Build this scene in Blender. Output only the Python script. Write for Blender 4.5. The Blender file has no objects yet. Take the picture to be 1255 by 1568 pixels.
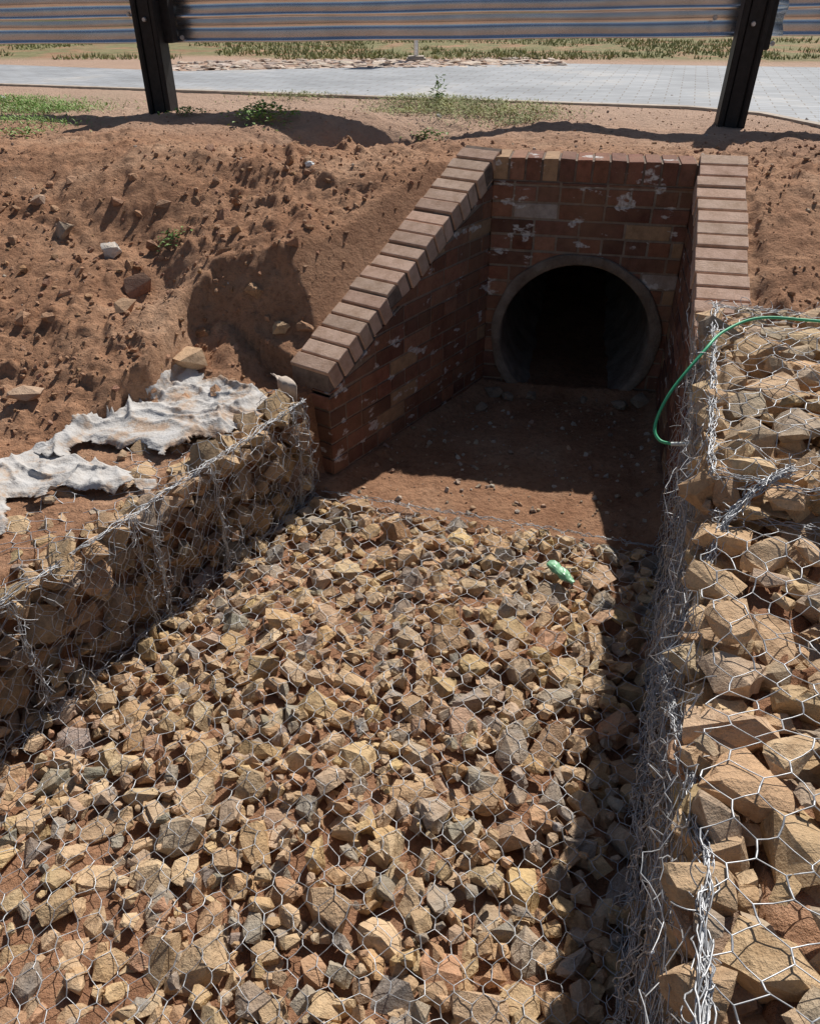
import bpy, bmesh, math, random
import numpy as np
from mathutils import Vector, Matrix
from mathutils.bvhtree import BVHTree
rng=np.random.default_rng(7); random.seed(7)
S=bpy.context.scene
col=S.collection
# ------------------------------------------------------------ helpers
def A(*v): return np.array(v,float)
def mk(name,verts,faces,mat=None,colors=None,smooth=False,parent=None):
    verts=np.asarray(verts,np.float32).reshape(-1,3); faces=np.asarray(faces,np.int32)
    k=faces.shape[1]; n=len(faces)
    me=bpy.data.meshes.new(name)
    me.vertices.add(len(verts)); me.vertices.foreach_set('co',verts.ravel())
    me.loops.add(n*k); me.loops.foreach_set('vertex_index',faces.ravel())
    me.polygons.add(n); me.polygons.foreach_set('loop_start',np.arange(0,n*k,k,dtype=np.int32))
    me.polygons.foreach_set('use_smooth',np.full(n,smooth,dtype=bool))
    me.update(calc_edges=True); me.validate()
    if colors is not None:
        c=np.ones((len(verts),4),np.float32); c[:,:3]=colors
        at=me.color_attributes.new('Col','FLOAT_COLOR','POINT'); at.data.foreach_set('color',c.ravel())
    if mat: me.materials.append(mat)
    ob=bpy.data.objects.new(name,me); col.objects.link(ob)
    if parent: ob.parent=parent
    return ob
def empty(name):
    e=bpy.data.objects.new(name,None); col.objects.link(e); return e
def vnoise(x,y,s=0):
    xi=np.floor(x); yi=np.floor(y); fx=x-xi; fy=y-yi
    fx=fx*fx*(3-2*fx); fy=fy*fy*(3-2*fy)
    def h(a,b):
        v=np.sin(a*127.1+b*311.7+s*74.7)*43758.5453
        return v-np.floor(v)
    return (h(xi,yi)*(1-fx)+h(xi+1,yi)*fx)*(1-fy)+(h(xi,yi+1)*(1-fx)+h(xi+1,yi+1)*fx)*fy
def fbm(x,y,f,o=3,s=0):
    r=0;a=1;t=0
    for i in range(o):
        c,sn=math.cos(.6*i+.3),math.sin(.6*i+.3)
        r=r+a*vnoise((x*c-y*sn)*f,(x*sn+y*c)*f,s+i*3.1); t+=a; a*=.5; f*=2.05
    return r/t-.5
def sstep(a,b,x):
    t=np.clip((x-a)/(b-a),0,1); return t*t*(3-2*t)
# ------------------------------------------------------------ layout (metres)
C0=A(.92,4.22); E1=A(.98,-.2); E1/=np.linalg.norm(E1); E2=A(-E1[1],E1[0])
PA=C0-E1*.5; PD=C0+E1*.5; PB=A(-.36,3.19); PH=A(-.45,3.10); PE=A(1.079,2.64)
dL=A(-.484,-.875); nL=A(-.875,.484)          # left gabion line, outward
dR=A(-.306,-.952); nR=A(.952,-.306)          # right gabion line, outward
PF=PE+dR*9; PG=PH+dL*10
POLY=np.array([PA,PD,PE,PF,PG,PH,PB])
def segd(x,y,a,b):
    d=b-a; t=np.clip(((x-a[0])*d[0]+(y-a[1])*d[1])/(d@d),0,1)
    return np.hypot(x-a[0]-t*d[0],y-a[1]-t*d[1]),t
def polyd(x,y):
    D=np.full(np.shape(x),1e9); ins=np.zeros(np.shape(x),bool); n=len(POLY)
    for i in range(n):
        a=POLY[i]; b=POLY[(i+1)%n]
        D=np.minimum(D,segd(x,y,a,b)[0])
        c=((a[1]>y)!=(b[1]>y))&(x<(b[0]-a[0])*(y-a[1])/(b[1]-a[1]+1e-12)+a[0])
        ins^=c
    return np.where(ins,-D,D)
M0=A(-.41,3.09); M1=A(1.08,2.64); mN=A(-(M1-M0)[1],(M1-M0)[0]); mN/=np.linalg.norm(mN)
UW=(PA-PB)/np.linalg.norm(PA-PB)
def gz(x,y,fine=True):
    x=np.asarray(x,float); y=np.asarray(y,float)
    d=polyd(x,y)
    q=(x-C0[0])*E2[0]+(y-C0[1])*E2[1]; p=(x-C0[0])*E1[0]+(y-C0[1])*E1[1]
    rd=y+.29*x+.7*np.maximum(0,x-2.1)
    base=1.225+.40*np.minimum(0,q+.05)+.032*sstep(6.0,6.6,rd)
    wl=(x-PH[0])*nL[0]+(y-PH[1])*nL[1]
    left=p<0
    z=np.where(q<-.6,np.maximum(base,np.where(left,.49,.78)),base)
    fq=1-sstep(-1.05,-.80,q)
    z=np.where(left,z-.20*fq*(1-sstep(.60,.68,wl+.30*fbm(x,y,3.2,4,5)))*sstep(.5,.56,z),z)
    z=np.where(left&(q<-.6),np.maximum(z,.49),z)
    dw,t=segd(x,y,PB,PA); wt=.58+.69*t
    z=np.where((q<.25)&(p<.2),np.maximum(z,wt-.06-(.34+.6*fbm(x,y,3,3,61))*np.maximum(0,dw-.27)),z)
    e_=-((x-PB[0])*UW[0]+(y-PB[1])*UW[1])
    z=np.where(left&(e_>-.02)&(wl<.7),np.minimum(z,.46+.7*np.maximum(0,wl-.30)+.05*np.maximum(0,e_-.2)),z)
    dr,tr=segd(x,y,PE,PD); wr=.56+.71*tr
    z=np.where((p>.3)&(q<.2),np.minimum(z,wr-.03+.8*np.maximum(0,dr-.25)),z)
    z=z+.05*np.exp(-((x+.66)**2/.07+(y-3.80)**2/.08))
    z=z-.13*np.exp(-((x+1.25)**2/.04+(y-3.68)**2/.035))
    z=z-.08*np.exp(-((x+1.5)**2/.10+(y-4.0)**2/.03))
    z=z+.05*np.exp(-((x+1.25)**2/.20+(y-4.55)**2/.12))
    z=z-.22*np.exp(-((x+.30)**2/.30+(y-5.40-.15*x)**2/.045))
    z=z+.05*np.exp(-((x+.5)**2/1.2+(y-5.95)**2/.04))
    amp=np.clip((6.9-rd)/1.0,0,1)*np.clip((6.3-x)/3,0.0,1)
    n=.09*fbm(x,y,1.3,2,1)
    if fine:
        flat=1-.6*sstep(.5,.9,q)
        ru=(.50+.65*sstep(-.08,.18,fbm(x,y,1.1,2,33)+.16*sstep(-1.2,-1.9,x)))*flat
        wx=x+.05*fbm(x,y,5,2,71); wy=y+.05*fbm(x,y,5,2,77)
        b1=np.abs(fbm(wx,wy,5,4,2)); b2=np.abs(fbm(wx,wy,15,3,9))
        n=n+ru*(.13*b1+.05*b2-.025)+.011*flat*fbm(x,y,38,3,4)+.06*flat*fbm(wx,wy,4,4,41)
        cl=vnoise(wx*26,wy*26,12); n=n+ru*.014*sstep(.70,.95,cl)
        cl=vnoise(wx*11+3,wy*11,14); n=n+ru*.020*sstep(.74,.93,cl)
    damp=1-.45*np.exp(-(np.minimum(dw,dr)/.28)**2)
    wlz=np.where(left,np.clip(.45+wl*.9+3*np.maximum(0,q+.6),.35,1),1)
    z=z+n*amp*damp*wlz
    z=np.where((p<.2)&(q<.18),np.minimum(z,wt-.012+1.2*np.maximum(0,dw-.215)),z)
    zc=.0+.035*fbm(x,y,2,2,8)+.018*fbm(x,y,14,3,3)+.03*sstep(.8,.97,vnoise(x*16,y*16,3))*.5
    m=(x-M0[0])*mN[0]+(y-M0[1])*mN[1]
    zm=-.030+.06*fbm(x,y,1.5,2,21)+.02*fbm(x,y,12,3,6)+.035*np.exp(-((x+1.0)**2/.25+(y-.9)**2/.2))
    zc=np.where(m>0,zc,zm*sstep(0,-.08,m)+zc*(1-sstep(0,-.08,m)))
    zc=zc+.05*sstep(-.12,0,d)*(q<0)*(m>0)
    s=sstep(.05,.11,d)
    z=np.where(y<-4,z*np.clip((y+9)/5,0,1),z)
    return zc*(1-s)+z*s
# ------------------------------------------------------------ materials
def newmat(name):
    m=bpy.data.materials.new(name); m.use_nodes=True
    nt=m.node_tree; b=nt.nodes['Principled BSDF']; b.inputs['Specular IOR Level'].default_value=.25
    return m,nt,b
def nd(nt,t,**k):
    n=nt.nodes.new(t)
    for a,v in k.items(): setattr(n,a,v)
    return n
def noise(nt,scale,detail=4,rough=.6,vec=None):
    n=nd(nt,'ShaderNodeTexNoise'); n.inputs['Scale'].default_value=scale; n.inputs['Detail'].default_value=detail; n.inputs['Roughness'].default_value=rough
    if vec is None:
        g=nd(nt,'ShaderNodeNewGeometry'); vec=g.outputs['Position']
    nt.links.new(vec,n.inputs['Vector']); return n
def ramp(nt,fac,stops):
    r=nd(nt,'ShaderNodeValToRGB'); cr=r.color_ramp
    while len(cr.elements)<len(stops): cr.elements.new(.5)
    for e,(p,c) in zip(cr.elements,stops): e.position=p; e.color=(*c,1) if len(c)==3 else c
    nt.links.new(fac,r.inputs['Fac']); return r
def mix(nt,fac,a,b,mode='MIX'):
    m=nd(nt,'ShaderNodeMix',data_type='RGBA',blend_type=mode)
    for s,v in ((m.inputs['Factor'],fac),(m.inputs['A'],a),(m.inputs['B'],b)):
        if isinstance(v,(int,float)): s.default_value=v
        elif isinstance(v,tuple): s.default_value=(*v,1)
        else: nt.links.new(v,s)
    return m.outputs['Result']
def bump(nt,b,h,dist=.01,st=1):
    n=nd(nt,'ShaderNodeBump'); n.inputs['Distance'].default_value=dist; n.inputs['Strength'].default_value=st
    nt.links.new(h,n.inputs['Height']); nt.links.new(n.outputs['Normal'],b.inputs['Normal'])
# soil
soil,nt,b=newmat('soil')
n1=noise(nt,1.6,5,.65); n2=noise(nt,38,5,.7); n3=noise(nt,260,3,.7); n4=noise(nt,7,4,.6); n5=noise(nt,5,4,.6)
c=ramp(nt,n1.outputs['Fac'],[(.3,(.38,.195,.110)),(.5,(.48,.27,.162)),(.7,(.57,.365,.24))]).outputs['Color']
c2=ramp(nt,n2.outputs['Fac'],[(.3,(.60,.55,.51)),(.5,(1,1,1)),(.75,(1.18,1.15,1.1))]).outputs['Color']
c=mix(nt,.85,c,c2,'MULTIPLY')
c=mix(nt,.6,c,ramp(nt,n5.outputs['Fac'],[(.35,(.74,.67,.63)),(.6,(1.08,1.06,1.04))]).outputs['Color'],'MULTIPLY')
sp=ramp(nt,n3.outputs['Fac'],[(.66,(0,0,0)),(.74,(1,1,1))]).outputs['Color']
c=mix(nt,sp,c,(.60,.47,.36))
at=nd(nt,'ShaderNodeAttribute',attribute_name='Col')
sepa=nd(nt,'ShaderNodeSeparateColor'); nt.links.new(at.outputs['Color'],sepa.inputs['Color'])
gn=noise(nt,9,4,.7); gr=ramp(nt,gn.outputs['Fac'],[(.3,(.14,.15,.06)),(.55,(.25,.26,.11)),(.8,(.38,.34,.20))]).outputs['Color']
gm=nd(nt,'ShaderNodeMath',operation='MULTIPLY'); nt.links.new(sepa.outputs['Red'],gm.inputs[0])
n6=noise(nt,2.2,4,.6)
gr2=ramp(nt,n6.outputs['Fac'],[(.38,(.15,.15,.15)),(.52,(1,1,1))]); nt.links.new(gr2.outputs['Color'],gm.inputs[1])
c=mix(nt,gm.outputs[0],c,gr)
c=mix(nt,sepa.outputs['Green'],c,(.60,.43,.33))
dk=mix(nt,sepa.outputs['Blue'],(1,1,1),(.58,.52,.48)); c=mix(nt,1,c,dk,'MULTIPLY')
nt.links.new(c,b.inputs['Base Color']); b.inputs['Roughness'].default_value=.95
hh=nd(nt,'ShaderNodeMath',operation='MULTIPLY_ADD'); nt.links.new(n3.outputs['Fac'],hh.inputs[0]); hh.inputs[1].default_value=.25; nt.links.new(n2.outputs['Fac'],hh.inputs[2])
bump(nt,b,hh.outputs[0],.025,1)
def stone_mat(name,dust=.5,sc=30,dc=(.54,.36,.22)):
    m,nt,b=newmat(name)
    at=nd(nt,'ShaderNodeAttribute',attribute_name='Col')
    n1=noise(nt,sc,5,.65); n2=noise(nt,160,4,.7); n3=noise(nt,9,3,.6)
    v=ramp(nt,n1.outputs['Fac'],[(.28,(.60,.53,.47)),(.5,(1,1,1)),(.75,(1.22,1.18,1.12))]).outputs['Color']
    c=mix(nt,.9,at.outputs['Color'],v,'MULTIPLY')
    v2=ramp(nt,n2.outputs['Fac'],[(.3,(.78,.76,.74)),(.6,(1.05,1.05,1.05))]).outputs['Color']; c=mix(nt,.8,c,v2,'MULTIPLY')
    geo=nd(nt,'ShaderNodeNewGeometry'); sx=nd(nt,'ShaderNodeSeparateXYZ'); nt.links.new(geo.outputs['Normal'],sx.inputs[0])
    up=nd(nt,'ShaderNodeMath',operation='MULTIPLY',use_clamp=True); nt.links.new(sx.outputs['Z'],up.inputs[0])
    du=ramp(nt,n3.outputs['Fac'],[(.42,(0,0,0)),(.66,(1,1,1))]); nt.links.new(du.outputs['Color'],up.inputs[1])
    u2=nd(nt,'ShaderNodeMath',operation='MULTIPLY'); nt.links.new(up.outputs[0],u2.inputs[0]); u2.inputs[1].default_value=dust
    c=mix(nt,u2.outputs[0],c,dc)
    nt.links.new(c,b.inputs['Base Color']); b.inputs['Roughness'].default_value=.85
    ad=nd(nt,'ShaderNodeMath',operation='MULTIPLY_ADD'); nt.links.new(n2.outputs['Fac'],ad.inputs[0]); ad.inputs[1].default_value=.35; nt.links.new(n1.outputs['Fac'],ad.inputs[2])
    bump(nt,b,ad.outputs[0],.016,.9); return m
stone=stone_mat('crushed_stone',.55); stone2=stone_mat('gabion_stone',.4,18)
def simple(name,c,rough=.6,metal=0,var=.25,sc=20,bd=0):
    m,nt,b=newmat(name); n=noise(nt,sc,4,.6)
    v=ramp(nt,n.outputs['Fac'],[(.3,(1-var,)*3),(.7,(1+var*.5,)*3)]).outputs['Color']
    cc=mix(nt,1,c,v,'MULTIPLY'); nt.links.new(cc,b.inputs['Base Color'])
    b.inputs['Roughness'].default_value=rough; b.inputs['Metallic'].default_value=metal
    if bd: bump(nt,b,n.outputs['Fac'],bd)
    return m
wire=simple('galvanised_wire',(.50,.505,.52),.45,.45,.4,60)
railm=simple('galvanised_steel',(.70,.72,.75),.25,.95,.12,5)
postm=simple('dark_post',(.022,.021,.022),.55,0,.4,25,.003)
holem=simple('hole_shade',(.01,.008,.007),.9)  # near-black colour standing in for the shade inside the brick holes
hose=simple('green_hose',(.08,.46,.24),.4,0,.2,15)
hosew=simple('hose_end',(.7,.75,.72),.5)
cloth,nt,b=newmat('geotextile'); n1=noise(nt,7,5,.7); n2=noise(nt,40,4,.7)
c=ramp(nt,n1.outputs['Fac'],[(.36,(.56,.54,.525)),(.50,(.50,.465,.435)),(.57,(.46,.35,.27)),(.70,(.43,.27,.18))]).outputs['Color']
nt.links.new(c,b.inputs['Base Color']); b.inputs['Roughness'].default_value=.85; bump(nt,b,n2.outputs['Fac'],.012,.8)
strapm=simple('old_textile',(.55,.46,.39),.9,0,.4,14,.006)
greenp=simple('green_plastic',(.25,.52,.30),.35,0,.25,20)
whitep=simple('white_plastic',(.75,.75,.74),.5,0,.2,20)
leafm=simple('leaf',(.17,.27,.065),.6,0,.5,30); dryg=simple('dry_grass',(.34,.35,.15),.8,0,.5,5)
conc,nt,b=newmat('concrete_pipe'); n1=noise(nt,6,5,.7); n2=noise(nt,90,3,.6)
c=ramp(nt,n1.outputs['Fac'],[(.3,(.12,.085,.062)),(.5,(.22,.175,.14)),(.72,(.34,.29,.24))]).outputs['Color']
nt.links.new(c,b.inputs['Base Color']); b.inputs['Roughness'].default_value=.9; bump(nt,b,n2.outputs['Fac'],.006)
def brickmat(name,wlo,whi):
    m,nt,b=newmat(name); at=nd(nt,'ShaderNodeAttribute',attribute_name='Col')
    g_=nd(nt,'ShaderNodeNewGeometry'); mp_=nd(nt,'ShaderNodeMapping'); mp_.inputs['Scale'].default_value=(1,1,1.9); nt.links.new(g_.outputs['Position'],mp_.inputs['Vector'])
    n1=noise(nt,22,5,.7); n2=noise(nt,120,4,.7); n3=noise(nt,8.5,3,.55,mp_.outputs[0]); n4=noise(nt,3,3,.6); n5=noise(nt,60,3,.6)
    v=ramp(nt,n1.outputs['Fac'],[(.3,(.6,.58,.56)),(.55,(1,1,1)),(.75,(1.25,1.2,1.15))]).outputs['Color']
    c=mix(nt,.9,at.outputs['Color'],v,'MULTIPLY')
    df=ramp(nt,n4.outputs['Fac'],[(.42,(0,0,0)),(.7,(.5,)*3)]).outputs['Color']
    c=mix(nt,df,c,(.30,.175,.105))
    wf=ramp(nt,n3.outputs['Fac'],[(wlo,(0,0,0)),(whi,(.9,)*3)]).outputs['Color']
    br=ramp(nt,n5.outputs['Fac'],[(.38,(.25,)*3),(.55,(1,)*3)]).outputs['Color']; wf=mix(nt,1,wf,br,'MULTIPLY')
    c=mix(nt,wf,c,(.64,.61,.59))
    nt.links.new(c,b.inputs['Base Color']); b.inputs['Roughness'].default_value=.85; bump(nt,b,n2.outputs['Fac'],.006,.7); return m
brick=brickmat('face_brick',.625,.66)
mortar=brickmat('mortar',.60,.64)
capbrick,nt,b=newmat('coping_brick'); at=nd(nt,'ShaderNodeAttribute',attribute_name='Col'); n1=noise(nt,14,5,.7); n2=noise(nt,120,4,.7)
v=ramp(nt,n1.outputs['Fac'],[(.3,(.72,.66,.60)),(.6,(1.05,1.05,1.05))]).outputs['Color']
c=mix(nt,1,at.outputs['Color'],v,'MULTIPLY'); nt.links.new(c,b.inputs['Base Color']); b.inputs['Roughness'].default_value=.9; bump(nt,b,n2.outputs['Fac'],.005,.7)
pave,nt,b=newmat('block_paving'); tc=nd(nt,'ShaderNodeNewGeometry')
mp=nd(nt,'ShaderNodeMapping'); mp.inputs['Rotation'].default_value=(0,0,math.radians(17)); nt.links.new(tc.outputs['Position'],mp.inputs['Vector'])
bt=nd(nt,'ShaderNodeTexBrick'); nt.links.new(mp.outputs[0],bt.inputs['Vector']); bt.inputs['Scale'].default_value=1
bt.inputs['Brick Width'].default_value=.22; bt.inputs['Row Height'].default_value=.11; bt.inputs['Mortar Size'].default_value=.005
bt.inputs['Color1'].default_value=(.41,.42,.44,1); bt.inputs['Color2'].default_value=(.34,.35,.37,1); bt.inputs['Mortar'].default_value=(.26,.24,.22,1)
n1=noise(nt,.9,5,.7); v=ramp(nt,n1.outputs['Fac'],[(.35,(.8,.8,.8)),(.55,(1,1,1)),(.7,(1.3,1.2,1.08))]).outputs['Color']
c=mix(nt,1,bt.outputs['Color'],v,'MULTIPLY'); nt.links.new(c,b.inputs['Base Color']); b.inputs['Roughness'].default_value=.8
kerbm=simple('kerb_concrete',(.50,.42,.35),.9,0,.35,9,.004)
# ------------------------------------------------------------ ground
def axis(lo,hi,st,far,gro=1.13):
    m=list(np.arange(lo,hi,st)); s=st; v=m[-1]
    up=[]
    while v<far: s*=gro; v+=s; up.append(v)
    s=st; v=lo; dn=[]
    while v>-far: s*=gro; v-=s; dn.append(v)
    return np.array(dn[::-1]+m+up)
xs=axis(-2.9,2.7,.0125,260,1.10); ys=axis(.3,6.7,.0145,260,1.08)
X,Y=np.meshgrid(xs,ys); Z=gz(X,Y)
nx,ny=len(xs),len(ys)
V=np.stack([X,Y,Z],-1).reshape(-1,3)
I=(np.arange(ny-1)[:,None]*nx+np.arange(nx-1)[None,:]).ravel()
F=np.stack([I,I+1,I+1+nx,I+nx],1)
cx=(X[:-1,:-1]+X[1:,1:])/2; cy=(Y[:-1,:-1]+Y[1:,1:])/2
q=(cx-C0[0])*E2[0]+(cy-C0[1])*E2[1]; p=(cx-C0[0])*E1[0]+(cy-C0[1])*E1[1]
keep=~((np.abs(p)<.485)&(q>.025)&(q<.19)).ravel(); F=F[keep]
grass=sstep(10.3,11,Y+.02*X+1.6*fbm(X,Y,.5,2,3))*(.9)
gx=np.exp(-((X+2.6)**2/.3+(Y-6.9)**2/.3))*.6+np.exp(-((X-.3)**2/.5+(Y-6.3)**2/.12))*.6
verge=sstep(4.6,6.3,Y+.17*X)*.7*(1-grass)
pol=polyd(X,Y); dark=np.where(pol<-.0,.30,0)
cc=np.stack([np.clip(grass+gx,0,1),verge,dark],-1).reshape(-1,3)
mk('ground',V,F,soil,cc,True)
def poly_sheet(name,pts,z,mat,parent=None):
    me=bpy.data.meshes.new(name); me.from_pydata([(x,y,z) for x,y in pts],[],[list(range(len(pts)))]); me.materials.append(mat)
    o=bpy.data.objects.new(name,me); col.objects.link(o)
    if parent:o.parent=parent
    return o
near=[(-70,27.8),(-3.6,7.83),(.2,6.78),(2.0,6.3),(2.42,5.95),(2.6,5.4),(3.3,3.5),(6,-2),(20,-40)]
far=[(60,-40),(14,4),(7,8.5),(4.25,9.5),(1.74,9.95),(-2.3,9.05),(-4.4,9.8),(-70,31)]
poly_sheet('road',near+far,1.266,pave)
def strip(name,pts,w,z0,z1,mat):
    v=[];f=[]
    pts=[A(*p) for p in pts]
    for i,p in enumerate(pts):
        d=(pts[min(i+1,len(pts)-1)]-pts[max(i-1,0)]); d/=np.linalg.norm(d); n=A(-d[1],d[0])
        for s,z in ((0,z0),(0,z1),(1,z1),(1,z0)):
            v.append((*(p-n*w*s),z))
    for i in range(len(pts)-1):
        for k in range(3): f.append((i*4+k,i*4+k+1,i*4+k+5,i*4+k+4))
    return mk(name,v,f,mat)
strip('road_kerb',near[:7],.07,1.1,1.274,kerbm)
# ------------------------------------------------------------ rocks
def rock_variant(n):
    d=rng.normal(size=(n,3)); d/=np.linalg.norm(d,axis=1)[:,None]
    pts=np.sign(d)*np.abs(d)**.72; pts*=rng.uniform(.82,1.08,(n,1))
    bm=bmesh.new()
    for p_ in pts: bm.verts.new(p_*.5)
    bmesh.ops.convex_hull(bm,input=bm.verts)
    for v in [v for v in bm.verts if not v.link_faces]: bm.verts.remove(v)
    bmesh.ops.triangulate(bm,faces=bm.faces)
    bm.verts.index_update()
    lo=(np.array([v.co[:] for v in bm.verts]),np.array([[v.index for v in f.verts] for f in bm.faces]))
    bmesh.ops.subdivide_edges(bm,edges=bm.edges[:],cuts=1,use_grid_fill=True)
    bmesh.ops.triangulate(bm,faces=bm.faces); bm.verts.index_update()
    hv=np.array([v.co[:] for v in bm.verts]); hv*=(1+rng.normal(0,.038,(len(hv),1)))
    hf=np.array([[v.index for v in f.verts] for f in bm.faces]); bm.free()
    return lo,(hv,hf)
VARS=[rock_variant(int(rng.integers(11,20))) for _ in range(40)]
def rots(n,N,tilt):
    N=np.asarray(N,float); z=N[None,:]+rng.normal(0,tilt,(n,3)); z/=np.linalg.norm(z,axis=1)[:,None]
    r=rng.normal(size=(n,3)); x=np.cross(r,z); x/=np.linalg.norm(x,axis=1)[:,None]; y=np.cross(z,x)
    return np.stack([x,y,z],-1)
def assemble(pos,scl,R,var,colr,lod):
    Vs=[];Fs=[];Cs=[];o=0
    for k in range(len(VARS)):
        ix=np.where(var==k)[0]
        if len(ix)==0: continue
        v,f=VARS[k][lod]
        w=np.einsum('nij,nvj->nvi',R[ix],v[None]*scl[ix][:,None,:])+pos[ix][:,None,:]
        Vs.append(w.reshape(-1,3)); nv=len(v)
        Fs.append((f[None]+(np.arange(len(ix))*nv)[:,None,None]).reshape(-1,3)+o); o+=nv*len(ix)
        Cs.append(np.repeat(colr[ix],nv,axis=0))
    return np.concatenate(Vs),np.concatenate(Fs),np.concatenate(Cs)
PAL1=np.array([(.60,.40,.22),(.66,.47,.25),(.55,.36,.21),(.43,.36,.29),(.53,.37,.24),(.63,.45,.28),(.38,.33,.27),(.68,.51,.32),(.58,.44,.31),(.55,.32,.19),(.62,.44,.26),(.59,.41,.25),(.64,.46,.28)])
PAL2=np.array([(.60,.42,.25),(.56,.39,.235),(.53,.37,.225),(.64,.46,.285),(.50,.375,.26),(.57,.37,.215),(.46,.36,.265)])
def colours(n,pal):
    c=pal[rng.integers(0,len(pal),n)]; return np.clip(c*rng.uniform(.82,1.12,(n,1))+rng.normal(0,.008,(n,3)),.02,.8)
def fill(O,ea,eb,N,La,Lb,sizes,keep=None,pack=.80,flat=(.5,.8),depth=.0,dj=.012,tilt=.35,pal=PAL1,lower=None,lo_off=.05):
    O=np.asarray(O,float);ea=np.asarray(ea,float);eb=np.asarray(eb,float);N=np.asarray(N,float)
    P=np.zeros((0,2));D=np.zeros(0)
    for dmin,dmax,tries in sizes:
        cand=rng.uniform(0,1,(tries,2))*[La,Lb]; dd=np.sort(rng.uniform(dmin,dmax,tries))[::-1]
        for c_,d_ in zip(cand,dd):
            if keep and not keep(O+ea*c_[0]+eb*c_[1]): continue
            if len(D) and np.any(((P-c_)**2).sum(1)<(pack*.5*(D+d_))**2): continue
            P=np.vstack([P,c_]);D=np.append(D,d_)
    lay=np.zeros(len(D))
    if lower:
        dmin,dmax,n=lower; c_=rng.uniform(0,1,(n,2))*[La,Lb]; d_=rng.uniform(dmin,dmax,n)
        if keep:
            k=np.array([keep(O+ea*a[0]+eb*a[1]) for a in c_]); c_=c_[k]; d_=d_[k]
        P=np.vstack([P,c_]);D=np.append(D,d_); lay=np.append(lay,np.ones(len(d_)))
    n=len(D); th=rng.uniform(flat[0],flat[1],n)
    scl=np.stack([D*rng.uniform(.98,1.3,n),D*rng.uniform(.72,1.02,n),D*th],1)
    off=depth-scl[:,2]*.5+rng.normal(0,dj,n)-lay*lo_off
    pos=O+P[:,:1]*ea+P[:,1:]*eb+off[:,None]*N
    return [pos,scl,rots(n,N,tilt),rng.integers(0,len(VARS),n),colours(n,pal)]
def cat(*s): return [np.concatenate([a[i] for a in s]) for i in range(5)]
def stones(name,inst,mat,parent=None):
    v,f,c=assemble(*inst,1); return mk(name,v,f,mat,c,False,parent)
def bvh_of(inst):
    v,f,c=assemble(*inst,0); return BVHTree.FromPolygons(v.tolist(),f.tolist())
# ------------------------------------------------------------ wires
def tubes(name,segs,mat,parent=None,k=5):
    P=np.concatenate([s[0] for s in segs]);Q=np.concatenate([s[1] for s in segs]);R=np.concatenate([s[2] for s in segs])
    d=Q-P; L=np.linalg.norm(d,axis=1); ok=L>1e-6; P=P[ok];Q=Q[ok];R=R[ok];d=d[ok]/L[ok][:,None]
    h=np.where(np.abs(d[:,2:3])<.9,A(0,0,1)[None],A(1,0,0)[None]); u=np.cross(d,h);u/=np.linalg.norm(u,axis=1)[:,None];w=np.cross(d,u)
    an=np.arange(k)*2*math.pi/k; ring=u[:,None]*np.cos(an)[None,:,None]+w[:,None]*np.sin(an)[None,:,None]
    ring*=R[:,None,None]; v=np.concatenate([P[:,None]+ring,Q[:,None]+ring],1); n=len(P)
    b_=(np.arange(n)*2*k)[:,None]; fs=[]
    for i in range(k):
        j=(i+1)%k; fs.append(np.concatenate([b_+i,b_+j,b_+j+k,b_+i+k],1))
    return mk(name,v.reshape(-1,3),np.stack(fs,1).reshape(-1,4),mat,None,True,parent)
def pl(pts,r):
    p=np.asarray(pts,float); return (p[:-1],p[1:],np.full(len(p)-1,r))
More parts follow.
